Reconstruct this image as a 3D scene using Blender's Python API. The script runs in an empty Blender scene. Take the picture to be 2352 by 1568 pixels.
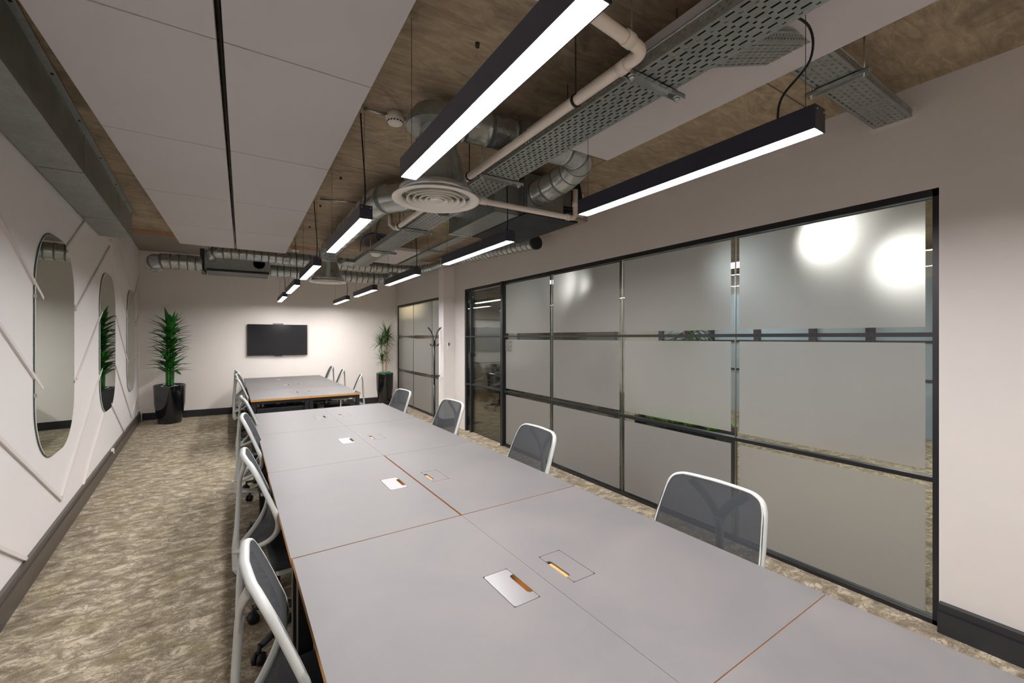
import bpy, bmesh, math, random
from mathutils import Vector, Matrix
random.seed(7)
PI = math.pi
S = bpy.context.scene
C = S.collection

# ------------------------------------------------------------------ camera, world, exposure
FPX = 972.0                       # focal length in pixels of the 2352x1568 frame
cam_d = bpy.data.cameras.new('camera')
cam_d.sensor_width = 36.0
cam_d.lens = 36.0 * FPX / 2352
cam_d.shift_y = (775 - 784) / 2352
cam_d.clip_start = 0.03
cam = bpy.data.objects.new('camera', cam_d); C.objects.link(cam)
cam.location = (0, 0, 1.57)
cam.rotation_euler = (PI/2, 0, -math.radians(32.5))
S.camera = cam
W = bpy.data.worlds.new('world'); S.world = W; W.use_nodes = True
W.node_tree.nodes['Background'].inputs[0].default_value = (0.8, 0.85, 1, 1)
W.node_tree.nodes['Background'].inputs[1].default_value = 0.02
S.view_settings.view_transform = 'Standard'
S.view_settings.look = 'None'
S.view_settings.gamma = 1
S.view_settings.use_curve_mapping = False
S.view_settings.exposure = 0.12
S.cycles.use_denoising = True
S.cycles.max_bounces = 10
S.cycles.diffuse_bounces = 6
S.cycles.transparent_max_bounces = 24
S.cycles.sample_clamp_indirect = 6
LAMP_E = 104.0                     # pendant strip lamps
H_CEIL, H_BACK = 2.98, 3.22

# ------------------------------------------------------------------ materials
def col(r, g, b):
    f = lambda c: (c/255/12.92) if c/255 <= .04045 else ((c/255+.055)/1.055)**2.4
    return (f(r), f(g), f(b), 1)
def mat(name, c, rough=.5, metal=0, **k):
    m = bpy.data.materials.new(name); m.use_nodes = True
    p = m.node_tree.nodes['Principled BSDF']
    p.inputs['Base Color'].default_value = c
    p.inputs['Roughness'].default_value = rough
    p.inputs['Metallic'].default_value = metal
    for a, v in k.items():
        p.inputs[a.replace('_', ' ')].default_value = v
    return m
class N:
    def __init__(s, m): s.t = m.node_tree; s.p = s.t.nodes.get('Principled BSDF')
    def n(s, ty, **k):
        x = s.t.nodes.new('ShaderNode'+ty)
        for a, v in k.items():
            if a.startswith('i_'):
                key = a[2:].replace('_', ' ')
                x.inputs[int(key) if key.isdigit() else key].default_value = v
            else: setattr(x, a, v)
        return x
    def l(s, a, b): s.t.links.new(a, b)
    def coords(s, scale=(1,1,1), rot=(0,0,0), kind='Object'):
        tc = s.n('TexCoord'); mp = s.n('Mapping')
        mp.inputs['Scale'].default_value = scale; mp.inputs['Rotation'].default_value = rot
        s.l(tc.outputs[kind], mp.inputs[0]); return mp.outputs[0]
    def ramp(s, fac, stops):
        r = s.n('ValToRGB'); e = r.color_ramp.elements
        while len(e) < len(stops): e.new(.5)
        for q, (p, c) in zip(e, stops): q.position = p; q.color = c
        s.l(fac, r.inputs[0]); return r.outputs[0]
    def noise(s, vec, scale, detail=4, rough=.5, dist=0):
        x = s.n('TexNoise'); x.inputs['Scale'].default_value = scale; x.inputs['Detail'].default_value = detail
        x.inputs['Roughness'].default_value = rough; x.inputs['Distortion'].default_value = dist
        s.l(vec, x.inputs['Vector']); return x.outputs['Fac']
    def mixc(s, fac, a, b, bt='MIX'):
        x = s.n('Mix', data_type='RGBA', blend_type=bt)
        for v, i in ((fac, 0), (a, 6), (b, 7)):
            if hasattr(v, 'links'): s.l(v, x.inputs[i])
            else: x.inputs[i].default_value = v
        return x.outputs[2]
    def math(s, op, a, b=0.0):
        x = s.n('Math', operation=op)
        for v, i in ((a, 0), (b, 1)):
            if hasattr(v, 'links'): s.l(v, x.inputs[i])
            else: x.inputs[i].default_value = v
        return x.outputs[0]
    def bump(s, h, st=.2, d=.01):
        b = s.n('Bump'); b.inputs['Strength'].default_value = st; b.inputs['Distance'].default_value = d
        s.l(h, b.inputs['Height']); s.l(b.outputs[0], s.p.inputs['Normal'])

M = {}
def paint(name, c, rough=.55, amt=.04):
    m = mat(name, c, rough); n = N(m); v = n.coords()
    f = n.noise(v, 1.7, 5, .6)
    d = tuple(x*(1-amt) for x in c[:3])+(1,)
    n.l(n.ramp(f, [(.3, d), (.7, c)]), n.p.inputs['Base Color'])
    n.bump(n.noise(v, 180, 3), .05, .002)
    return m
M['wall'] = paint('wall_paint', col(212, 207, 203)); M['wall_b'] = paint('back_wall_paint', col(238, 231, 224))
M['wallw'] = paint('white_wall_paint', col(232, 228, 226), .45, .02)
M['trimw'] = paint('batten_paint', col(222, 216, 212), .4, .02)
M['greyceil'] = paint('soffit_paint', col(150, 143, 132), .7, .1)
M['black'] = mat('black_frame', col(30, 31, 34), .35)
M['skirt'] = paint('skirting_paint', col(42, 43, 48), .34, .1)
M['lamp_body'] = mat('lamp_housing', col(42, 44, 56), .38)
M['screw'] = mat('screw_steel', col(220, 220, 220), .25, 1)
M['screen'] = mat('screen_glass', col(22, 24, 28), .12)
M['bezel'] = mat('tv_bezel', col(20, 20, 22), .35)
M['plastic_w'] = mat('white_plastic', col(232, 228, 220), .35)
M['pvc'] = mat('pvc_pipe', col(226, 216, 204), .38)
M['cable'] = mat('black_cable', col(18, 18, 20), .5)
M['cable_b'] = mat('blue_cable', col(40, 50, 120), .5)
M['rubber'] = mat('insulation_foam', col(22, 23, 28), .6)
M['raft'] = paint('raft_white', col(196, 192, 194), .75, .03)
M['chair_w'] = mat('chair_light_grey', col(176, 179, 175), .36)
M['chair_b'] = mat('chair_black', col(26, 27, 31), .5)
M['pot'] = mat('gloss_pot', col(16, 18, 22), .06, 0, Coat_Weight=.6)
M['soil'] = mat('soil', col(50, 38, 26), .9)
M['stem'] = mat('cane_stem', col(176, 150, 112), .7)
M['silver'] = mat('lid_metal', col(128, 126, 127), .33, .55)
M['mirror'] = mat('mirror_glass', col(216, 224, 216), .015, 1)
M['mirror_edge'] = mat('mirror_edge', col(70, 84, 80), .25)
M['whiteboard'] = mat('whiteboard', col(226, 228, 226), .2)
M['dark'] = mat('dark_panel', col(40, 42, 44), .5)
M['box_brown'] = mat('unit_case', col(150, 134, 122), .5)
M['label'] = mat('label_white', col(226, 226, 226), .5)
M['yellow'] = mat('label_yellow', col(214, 170, 40), .5)
M['lens'] = mat('lens_glass', col(120, 122, 116), .2)
M['rim'] = mat('aluminium', col(170, 172, 170), .3, 1)

# galvanised steel
def galv(name, c, rough=.32):
    m = mat(name, c, rough, .75); n = N(m); v = n.coords()
    vo = n.n('TexVoronoi'); vo.inputs['Scale'].default_value = 60; n.l(v, vo.inputs['Vector'])
    f = n.noise(v, 5, 4)
    a = n.mixc(.18, c, vo.outputs['Color'], 'OVERLAY')
    a = n.mixc(f, a, tuple(x*.75 for x in c[:3])+(1,))
    h = n.n('HueSaturation'); h.inputs['Saturation'].default_value = .4; n.l(a, h.inputs['Color'])
    n.l(h.outputs[0], n.p.inputs['Base Color'])
    n.l(n.math('ADD', n.math('MULTIPLY', f, .18), rough-.09), n.p.inputs['Roughness'])
    return m
M['galv'] = galv('galvanised_steel', col(192, 204, 200), .26)
M['tray'] = galv('tray_steel', col(158, 176, 172), .42)
M['duct'] = galv('duct_sheet_steel', col(150, 168, 160), .42)
M['seam'] = mat('duct_seam', col(112, 120, 118), .5, .5)
M['darksteel'] = galv('dark_sheet', col(40, 44, 56), .5)

# concrete slab cast against plywood
m = mat('board_marked_concrete', col(130, 112, 92), .8); n = N(m)
v = n.coords()
grain = n.noise(n.coords((2, 7, 1)), 1.8, 9, .68, 2.2)
blot = n.noise(v, .9, 5, .6, .4)
fine = n.noise(n.coords((3, 40, 1)), 3, 6, .6, .5)
c1 = n.ramp(grain, [(.3, col(108, 95, 80)), (.5, col(156, 139, 117)), (.72, col(200, 182, 154))])
c2 = n.ramp(blot, [(.35, col(124, 110, 92)), (.68, col(196, 178, 148))])
cc = n.mixc(.45, c1, c2)
cc = n.mixc(n.math('MULTIPLY', n.ramp(fine, [(.45, (0,0,0,1)), (.75, (1,1,1,1))]), .25), cc, col(190, 174, 146))
patch = n.ramp(n.noise(v, 2.3, 7, .7, 1.2), [(.55, (0,0,0,1)), (.66, (1,1,1,1))])
cc = n.mixc(n.math('MULTIPLY', patch, .55), cc, col(88, 78, 66))
br = n.n('TexBrick'); br.offset = 0.5
for k, q in (('Scale', 1), ('Mortar Size', .006), ('Brick Width', 2.44), ('Row Height', 1.22), ('Mortar Smooth', .2)): br.inputs[k].default_value = q
n.l(n.coords((1,1,1), (0,0,PI/2)), br.inputs['Vector'])
cc = n.mixc(n.math('MULTIPLY', br.outputs['Fac'], .75), cc, col(60, 50, 40))
n.l(cc, n.p.inputs['Base Color'])
n.bump(n.math('SUBTRACT', grain, br.outputs['Fac']), .25, .01)
M['concrete'] = m
m = mat('rust_stain', col(128, 70, 40), .8); n = N(m)
n.l(n.ramp(n.noise(n.coords((2, 14, 1)), 3, 6, .7), [(.4, col(120, 66, 36)), (.6, col(176, 140, 92))]), n.p.inputs['Base Color'])
M['rust'] = m

# carpet
m = mat('carpet', col(180, 168, 150), .95); n = N(m)
v = n.coords((1, 1.6, 1), (0, 0, .5))
big = n.noise(v, 8, 9, .74, .6)
vein = n.noise(v, 9, 6, .65, 1.2)
spk = n.noise(n.coords(), 260, 2, .6)
yel = n.noise(n.coords(), 3.5, 6, .7)
a = n.ramp(big, [(.36, col(112, 104, 91)), (.5, col(158, 149, 134)), (.6, col(202, 192, 175))])
b = n.mixc(n.ramp(n.math('ABSOLUTE', n.math('SUBTRACT', vein, .5)), [(0, (1,1,1,1)), (.035, (0,0,0,1))]), a, col(126, 116, 102))
b = n.mixc(n.math('MULTIPLY', n.ramp(yel, [(.5, (0,0,0,1)), (.68, (1,1,1,1))]), .3), b, col(160, 152, 108))
b = n.mixc(.55, b, n.ramp(spk, [(.35, col(70, 62, 54)), (.62, col(240, 230, 214))]), 'SOFT_LIGHT')
n.l(b, n.p.inputs['Base Color']); n.p.inputs['Specular IOR Level'].default_value = .15
n.bump(spk, .5, .004)
M['carpet'] = m

# desk laminate and its plywood edge
m = mat('grey_laminate', col(106, 102, 102), .5, 0, Specular_IOR_Level=.35); n = N(m); v = n.coords()
f = n.noise(v, 2.4, 6, .6, .6); g = n.noise(v, 90, 3)
n.l(n.ramp(f, [(.3, col(99, 97, 98)), (.7, col(110, 106, 105))]), n.p.inputs['Base Color'])
n.l(n.math('ADD', n.math('MULTIPLY', f, .16), .42), n.p.inputs['Roughness'])
n.bump(g, .03, .001)
M['desk'] = m
m = mat('plywood_edge', col(196, 140, 74), .5); n = N(m)
wv = n.n('TexWave', wave_type='BANDS', bands_direction='Z'); wv.inputs['Scale'].default_value = 60; wv.inputs['Distortion'].default_value = .6
n.l(n.coords(), wv.inputs['Vector'])
n.l(n.ramp(wv.outputs['Fac'], [(.2, col(170, 112, 54)), (.7, col(222, 168, 92))]), n.p.inputs['Base Color'])
M['ply'] = m

# chair mesh fabric, partly see-through weave
m = bpy.data.materials.new('mesh_fabric'); m.use_nodes = True; n = N(m)
n.p.inputs['Base Color'].default_value = col(40, 44, 49); n.p.inputs['Roughness'].default_value = .8
tr = n.n('BsdfTransparent'); mx = n.n('MixShader'); v = n.coords()
w1 = n.n('TexWave', bands_direction='X'); w1.inputs['Scale'].default_value = 110; n.l(v, w1.inputs['Vector'])
w2 = n.n('TexWave', bands_direction='Z'); w2.inputs['Scale'].default_value = 110; n.l(v, w2.inputs['Vector'])
al = n.math('ADD', n.math('MULTIPLY', n.math('MULTIPLY', w1.outputs['Fac'], w2.outputs['Fac']), .4), .04)
n.l(al, mx.inputs[0]); n.l(n.p.outputs[0], mx.inputs[1]); n.l(tr.outputs[0], mx.inputs[2])
n.l(mx.outputs[0], n.t.nodes['Material Output'].inputs[0])
M['mesh'] = m
m = mat('seat_fabric', col(44, 48, 54), .9); n = N(m); n.bump(n.noise(n.coords(), 300, 2), .3, .002); M['seat'] = m

# leaves
def leafmat(name, a, b, tip):
    m = mat(name, a, .35); n = N(m)
    f = n.noise(n.coords(), 9, 4)
    c = n.ramp(f, [(.35, a), (.65, b)])
    n.l(n.mixc(n.ramp(n.noise(n.coords(), 30, 2), [(.62, (0,0,0,1)), (.72, (1,1,1,1))]), c, tip), n.p.inputs['Base Color'])
    return m
M['leaf'] = leafmat('corn_plant_leaf', col(22, 84, 24), col(52, 128, 44), col(70, 96, 36))
M['leaf2'] = leafmat('marginata_leaf', col(30, 74, 30), col(70, 116, 50), col(92, 60, 48))
M['moss'] = leafmat('moss', col(70, 150, 20), col(130, 200, 40), col(50, 100, 20))
M['gravel'] = leafmat('green_chips', col(30, 110, 60), col(70, 160, 90), col(40, 90, 50))

# glass
def glass(name, tint, refl=.9):
    m = bpy.data.materials.new(name); m.use_nodes = True; n = N(m)
    tr = n.n('BsdfTransparent'); tr.inputs[0].default_value = tint
    gl = n.n('BsdfGlossy'); gl.inputs['Roughness'].default_value = .01
    fr = n.n('Fresnel'); fr.inputs[0].default_value = 1.45
    mx = n.n('MixShader'); n.l(n.math('MULTIPLY', fr.outputs[0], refl), mx.inputs[0])
    n.l(tr.outputs[0], mx.inputs[1]); n.l(gl.outputs[0], mx.inputs[2])
    n.l(mx.outputs[0], n.t.nodes['Material Output'].inputs[0]); return m
M['glass'] = glass('clear_glass', (.86, .9, .88, 1))
def frost(name, c, tint):
    m = bpy.data.materials.new(name); m.use_nodes = True; n = N(m)
    df = n.n('BsdfDiffuse'); df.inputs[0].default_value = c
    tl = n.n('BsdfTranslucent'); tl.inputs[0].default_value = tint
    rf = n.n('BsdfRefraction'); rf.inputs['Color'].default_value = tint; rf.inputs['Roughness'].default_value = .95; rf.inputs['IOR'].default_value = 1.12
    m1 = n.n('MixShader'); m1.inputs[0].default_value = .35; n.l(df.outputs[0], m1.inputs[1]); n.l(tl.outputs[0], m1.inputs[2])
    m2 = n.n('MixShader'); m2.inputs[0].default_value = .36; n.l(m1.outputs[0], m2.inputs[1]); n.l(rf.outputs[0], m2.inputs[2])
    n.l(m2.outputs[0], n.t.nodes['Material Output'].inputs[0]); return m
M['frost'] = frost('frosted_film', col(162, 157, 152), col(240, 242, 244))
M['ochre'] = mat('ochre_panel', col(196, 160, 90), .6)
def emit(name, c, e):
    m = bpy.data.materials.new(name); m.use_nodes = True; n = N(m)
    em = n.n('Emission'); em.inputs[0].default_value = c; em.inputs[1].default_value = e
    n.l(em.outputs[0], n.t.nodes['Material Output'].inputs[0]); return m
M['lamp'] = emit('lamp_diffuser', (1, .965, .965, 1), LAMP_E)
M['down'] = emit('downlight_lens', (1, .89, .84, 1), 560)
M['warm'] = emit('warm_lamp', (1, .72, .4, 1), 200)
M['cool'] = emit('cool_lamp', (.93, .96, 1, 1), 24)

# ------------------------------------------------------------------ mesh helpers
class MB:
    def __init__(s): s.b = bmesh.new()
    def _mi(s, faces, mi):
        for f in faces: f.material_index = mi
    def box(s, x0, x1, y0, y1, z0, z1, mi=0, mtx=None, bev=0):
        r = bmesh.ops.create_cube(s.b, size=1)
        T = Matrix.Translation(((x0+x1)/2, (y0+y1)/2, (z0+z1)/2)) @ Matrix.Diagonal((abs(x1-x0), abs(y1-y0), abs(z1-z0), 1))
        if mtx is not None: T = mtx @ T
        bmesh.ops.transform(s.b, matrix=T, verts=r['verts'])
        fs = set(f for v in r['verts'] for f in v.link_faces)
        s._mi(fs, mi)
        if bev:
            es = list(set(e for f in fs for e in f.edges))
            q = bmesh.ops.bevel(s.b, geom=es, offset=bev, segments=3, profile=.5, affect='EDGES')
            for f in q['faces']: f.material_index = mi
        return s
    def poly(s, pts, mi=0):
        f = s.b.faces.new([s.b.verts.new(p) for p in pts]); f.material_index = mi; return s
    def prism(s, pts, z0, z1, mi=0):        # pts: xy outline, counter-clockwise
        a = [s.b.verts.new((x, y, z0)) for x, y in pts]; b = [s.b.verts.new((x, y, z1)) for x, y in pts]
        k = len(pts); fs = [s.b.faces.new(list(reversed(a))), s.b.faces.new(b)]
        for i in range(k): fs.append(s.b.faces.new((a[i], a[(i+1) % k], b[(i+1) % k], b[i])))
        s._mi(fs, mi); return s
    def lathe(s, prof, seg=40, at=(0,0,0), mi=0, mtx=None, cap=False):
        rings = []
        for r, z in prof:
            ring = []
            for i in range(seg):
                a = 2*PI*i/seg; p = Vector((r*math.cos(a), r*math.sin(a), z))
                if mtx is not None: p = mtx @ p
                ring.append(s.b.verts.new(p+Vector(at)))
            rings.append(ring)
        for A, B in zip(rings, rings[1:]):
            for i in range(seg):
                f = s.b.faces.new((A[i], A[(i+1) % seg], B[(i+1) % seg], B[i])); f.smooth = True; f.material_index = mi
        if cap:
            for R in (rings[0], rings[-1]): s.b.faces.new(R).material_index = mi
        return s
    def sweep(s, pts, rad, seg=10, mi=0, closed=False, cap=True, up=(0,0,1)):
        """tube along pts; rad: number, list of numbers or list of (across, along-up)"""
        pts = [Vector(p) for p in pts]; k = len(pts); rings = []; nrm = None
        for i, p in enumerate(pts):
            if closed: t = pts[(i+1) % k]-pts[i-1]
            else: t = pts[min(i+1, k-1)]-pts[max(i-1, 0)]
            t.normalize()
            if nrm is None:
                u = Vector(up)
                if abs(t.dot(u)) > .95: u = Vector((1,0,0)) if abs(t.x) < .9 else Vector((0,1,0))
                nrm = (u-t*u.dot(t)).normalized()
            else: nrm = (nrm-t*nrm.dot(t)).normalized()
            bi = t.cross(nrm)
            r = rad[i] if isinstance(rad, list) else rad
            ra, rb = r if isinstance(r, tuple) else (r, r)
            rings.append([s.b.verts.new(p+bi*ra*math.cos(2*PI*j/seg)+nrm*rb*math.sin(2*PI*j/seg)) for j in range(seg)])
        prs = list(zip(rings, rings[1:]))
        if closed: prs.append((rings[-1], rings[0]))
        for A, B in prs:
            for j in range(seg):
                f = s.b.faces.new((A[j], A[(j+1) % seg], B[(j+1) % seg], B[j])); f.smooth = True; f.material_index = mi
        if cap and not closed:
            for R in (rings[0], rings[-1]): s.b.faces.new(R).material_index = mi
        return s
    def build(s, name, mats, parent=None, smooth=False, fix=True):
        if fix: bmesh.ops.recalc_face_normals(s.b, faces=s.b.faces)
        me = bpy.data.meshes.new(name)
        if smooth:
            for f in s.b.faces: f.smooth = True
        s.b.to_mesh(me); s.b.free()
        for q in (mats if isinstance(mats, (list, tuple)) else [mats]): me.materials.append(M[q])
        o = bpy.data.objects.new(name, me); C.objects.link(o)
        if parent: o.parent = parent
        return o
def tag(o, label=None, cat=None, group=None, kind=None):
    if label: o['label'] = label
    if cat: o['category'] = cat
    if group: o['group'] = group
    if kind: o['kind'] = kind
    return o
def thing(name, loc, label, cat, rz=0, group=None):
    o = bpy.data.objects.new(name, None); C.objects.link(o); o.empty_display_size = .1
    o.location = loc; o.rotation_euler = (0, 0, rz); return tag(o, label, cat, group)
def struct(mb, name, mats, parent=None):
    o = mb.build(name, mats, parent)
    if not parent: o['kind'] = 'structure'
    return o
KIDS = {}
def kids(o): return [c for c in bpy.data.objects if c.parent == o]
def dup(o, parent=None):
    ch = kids(o); c = o.copy(); C.objects.link(c); c.parent = parent
    for k in ch: dup(k, c)
    return c
def bez(pts, k=6):               # Catmull-Rom through points
    P = [Vector(p) for p in pts]; out = []
    P = [P[0]*2-P[1]]+P+[P[-1]*2-P[-2]]
    for i in range(1, len(P)-2):
        a, b, c, d = P[i-1:i+3]
        for j in range(k):
            t = j/k
            out.append(.5*((2*b)+(c-a)*t+(2*a-5*b+4*c-d)*t*t+(3*b-a-3*c+d)*t**3))
    out.append(P[-2]); return out

# ------------------------------------------------------------------ the setting
XW = 3.18                                    # face of the right wall
LW = lambda y: -.867-.0741*y                 # face of the left wall
BW = lambda x: 10.456-.04*x                  # face of the back wall
XO = 9.2                                     # far side of the neighbouring office
struct(MB().box(-3, XO+.3, -3, 12.5, -.1, 0), 'floor', 'carpet')
struct(MB().box(-3, XO+.3, -3, 7.5, H_CEIL, H_CEIL+.35), 'ceiling', 'concrete')
struct(MB().box(-3, 3.4, 7.5, 12.5, H_BACK, H_BACK+.15), 'ceiling_back', 'greyceil')
struct(MB().box(-1.6, 1.25, 7.24, 7.497, H_CEIL-.004, H_CEIL-.0005), 'trim_1', 'rust')
struct(MB().prism([(LW(-3)-.15, -3), (LW(-3), -3), (LW(11), 11), (LW(11)-.15, 11)], 0, H_BACK), 'wall_left', 'wallw')
struct(MB().prism([(-2.2, BW(-2.2)), (3.6, BW(3.6)), (3.6, BW(3.6)+.15), (-2.2, BW(-2.2)+.15)], 0, H_BACK), 'wall_back', 'wall_b')
struct(MB().box(-2, XO+.3, -2.75, -2.6, 0, H_CEIL), 'wall_front', 'wallw')
w = MB()
GY0, GY1, GZ = .69, 6.49, 2.385
FY0, FY1, FZ = 7.2, 10.18, 2.345
T = .12
w.box(XW, XW+T, -2.6, GY0, 0, H_BACK); w.box(XW, XW+T, GY0, GY1, GZ, H_BACK)
w.box(XW, XW+T, GY1, FY0, 0, H_BACK); w.box(XW, XW+T, FY0, FY1, FZ, H_BACK); w.box(XW, XW+T, FY1, 10.5, 0, H_BACK)
struct(w, 'wall_right', 'wall')
struct(MB().box(2.975, XW, 6.9, 7.12, 0, H_BACK), 'pillar', 'wallw')

M['skirt_l'] = paint('left_skirting_tone', col(78, 71, 66), .35, .15)  # lighter, browner tone for the left skirting than for the others
def skirting(name, p, q, h=.14, th=.02, side=1, mt='skirt'):
    p, q = Vector(p), Vector(q); d = (q-p).normalized(); nn = Vector((-d.y, d.x))*side
    m = MB()
    def strip(t, z0, z1):
        a = [p, q, q+nn*t, p+nn*t]
        if side < 0: a.reverse()
        m.prism([(v.x, v.y) for v in a], z0, z1)
    strip(th, 0, h*.74); strip(th*.7, h*.75, h)
    return struct(m, name, mt)
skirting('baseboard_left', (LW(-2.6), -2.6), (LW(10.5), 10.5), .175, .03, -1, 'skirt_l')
skirting('baseboard_back', (-1.6, BW(-1.6)), (3.16, BW(3.16)), .135, .02, -1)
skirting('baseboard_right', (XW, -2.6), (XW, GY0-.005), .15, .055, 1)
struct(MB().box(2.95, XW, 6.875, 6.9, 0, .14).box(2.95, 2.975, 6.9, 7.12, 0, .14), 'baseboard_pillar', 'skirt')

# battens fixed to the left wall
wl = Vector((-.0741, 1)).normalized(); wn = Vector((1, .0741)).normalized()
ST = [((3.0, 2.44), (4.25, 1.842)), ((3.0, 1.872), (4.24, 1.214)), ((3.0, 1.264), (4.769, .278)), ((4.769, .3), (6.55, 1.215)),
      ((5.57, .17), (6.693, .691)), ((4.9, 2.3), (5.628, 2.68)), ((5.25, 1.816), (7.122, 2.7)), ((5.28, 1.2), (6.56, 1.863)),
      ((7.155, 2.788), (8.9, 1.81)), ((7.932, 2.95), (9.138, 2.405)), ((7.62, 1.855), (8.85, 1.175)), ((7.6, 1.19), (9.31, .242)),
      ((7.2, .74), (8.418, .17)), ((9.5, 2.2), (10.45, 2.70)), ((9.9, 1.78), (10.45, 2.06)), ((9.31, .242), (10.45, .66)),
      ((10.0, .17), (10.45, .26)), ((2.6, .9), (3.896, .17))]
for i, ((y0, z0), (y1, z1)) in enumerate(ST):
    m = MB(); a = Vector((LW(y0), y0, z0)); b = Vector((LW(y1), y1, z1)); d = (b-a).normalized()
    nn = Vector((wn.x, wn.y, 0)); s_ = d.cross(nn).normalized()*.0125; t_ = nn*.013
    P = [a-s_, b-s_, b+s_, a+s_]; m.poly([p+t_ for p in P])
    for k in range(4): m.poly([P[k], P[(k+1) % 4], P[(k+1) % 4]+t_, P[k]+t_])
    struct(m, 'trim_%d' % (i+2), 'trimw')

# ------------------------------------------------------------------ glazed partition
def glazing(name, x, y0, y1, z1, joints, zr, film, margin=.033, posts=()):
    root = bpy.data.objects.new(name, None); C.objects.link(root); root['kind'] = 'structure'
    f = MB(); fw = .028
    f.box(x, x+.07, y0, y1, z1-.04, z1); f.box(x, x+.07, y0, y1, 0, .025)
    f.box(x, x+.07, y0, y0+fw, 0, z1); f.box(x, x+.07, y1-fw, y1, 0, z1)
    f.build('frame', 'black', root)
    for z in zr: MB().box(x-.002, x+.055, y0, y1, z-.0125, z+.0125).build('transom', 'black', root)
    for y in posts: MB().box(x-.012, x+.07, y-.03, y+.03, 0, z1).build('mullion', 'black', root)
    ys = [y0+fw]+list(joints)+[y1-fw]
    for a, b in zip(ys, ys[1:]):
        MB().box(x+.02, x+.03, a+.002, b-.002, .025, z1-.04).build('glass_pane', 'glass', root)
        if a != ys[0]: MB().box(x+.018, x+.032, a-.003, a+.003, .025, z1-.04).build('glazing_joint', 'rim', root)
        for (za, zb) in film:
            MB().poly([(x+.0185, a+margin, za), (x+.0185, b-margin, za), (x+.0185, b-margin, zb), (x+.0185, a+margin, zb)]).build('frosted_film', 'frost', root)
    return root
films = [(.045, .747), (.838, 1.541), (1.63, 2.331)]
G1 = glazing('window_1', XW+.01, GY0, 5.26, GZ, [1.83, 2.985, 4.13], [.79, 1.586], films)
MB().box(XW-.01, XW+.09, 5.235, 5.295, 0, GZ).build('mullion', 'black', G1)
# raised digits on the film beside the door, read from the corridor
xg = XW+.027
m = MB()
def bar(ya, yb, za, zb): m.poly([(xg, ya, za), (xg, yb, za), (xg, yb, zb), (xg, ya, zb)])
for g, y in enumerate((5.19, 5.13, 5.07)):
    a, b = y, y-.042; t = .011; z0, z1 = 1.375, 1.52
    if g == 0:
        bar(a-t, a, z0, z1); bar(b, a-t, z1-.012, z1); bar(b, a-t, z0, z0+.012); bar(b, b+t*.8, z0, 1.438); bar(b, b+t*.8, 1.452, z1); bar(b+t*.6, a-t, 1.438, 1.452)
    elif g == 1:
        bar(a-t, a, z0, 1.497); bar(b, b+t, z0, z1); bar(b+t, a-t, z0, z0+.012); bar(b+t, a, z1-.012, z1)
    else:
        bar(a-t, a, z0, 1.455); bar(b, b+t, z0, z1); bar(b+t, a-t, z0, z0+.012); bar(b+t, a, z1-.012, z1); bar(b+t, a-t, 1.443, 1.455); bar(a-t, a, 1.478, z1)
M['sign'] = mat('sign_vinyl', col(96, 94, 90), .6)
for o_ in [m.build('room_number', 'sign', G1)]: o_.location.x = -.0095
# door leaf and frame
D1 = bpy.data.objects.new('door_1', None); C.objects.link(D1); D1['kind'] = 'structure'
x = XW+.01
f = MB(); f.box(x, x+.08, 5.295, GY1, GZ-.045, GZ); f.box(x, x+.08, GY1-.04, GY1, 0, GZ); f.box(x, x+.07, 6.27, 6.315, 0, GZ)
f.build('frame', 'black', D1)
MB().box(x+.02, x+.032, 5.31, 6.265, .012, GZ-.05).build('door_glass', 'glass', D1)
MB().box(x+.02, x+.032, 6.32, GY1-.04, .012, GZ-.05).build('side_glass', 'glass', D1)
for z in (.79, 1.586):
    MB().box(x-.002, x+.055, 5.3, GY1-.04, z-.0125, z+.0125).build('transom', 'black', D1)
for z in (2.17, 1.28): MB().box(x-.025, x+.05, 6.235, 6.33, z-.028, z+.028, bev=.004).build('hinge', 'black', D1)
MB().box(x-.012, x+.045, 5.31, 5.46, .99, 1.06, bev=.004).build('lock_case', 'black', D1)
MB().sweep([(x-.012, 5.43, 1.03), (x-.05, 5.43, 1.03), (x-.055, 5.55, 1.03)], .009).build('door_handle', 'rim', D1)
G2 = glazing('window_2', XW+.005, FY0, FY1, FZ, [8.0, 9.1], [.79, 1.586], [(.045, .76), (.82, 1.55), (1.62, 2.3)], .02)

# ------------------------------------------------------------------ neighbouring office seen through the glass
struct(MB().box(XO, XO+.2, -2.6, 11, 0, H_CEIL), 'wall_office', 'wall')
struct(MB().box(3.3, XO, 11.0, 11.2, 0, H_CEIL), 'wall_office_back', 'wall')
struct(MB().box(3.3, XO, 7.5, 11.2, H_CEIL, H_CEIL+.2), 'ceiling_office', 'concrete')
M['blue_wall'] = paint('pale_blue_panel', col(168, 184, 196), .4)
bp = bpy.data.objects.new('window_3', None); C.objects.link(bp); bp['kind'] = 'structure'
MB().box(8.9, 8.94, 1.9, 7.0, 0, 2.5).build('pane', 'blue_wall', bp)
for y in (1.9, 2.75, 3.6, 4.6, 5.6, 6.2, 6.95): MB().box(8.84, 8.94, y-.06, y+.06, 0, 2.5).build('mullion', 'dark', bp)
for z in (1.5, .9): MB().box(8.87, 8.93, 1.9, 7.0, z-.02, z+.02).build('transom', 'dark', bp)
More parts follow.
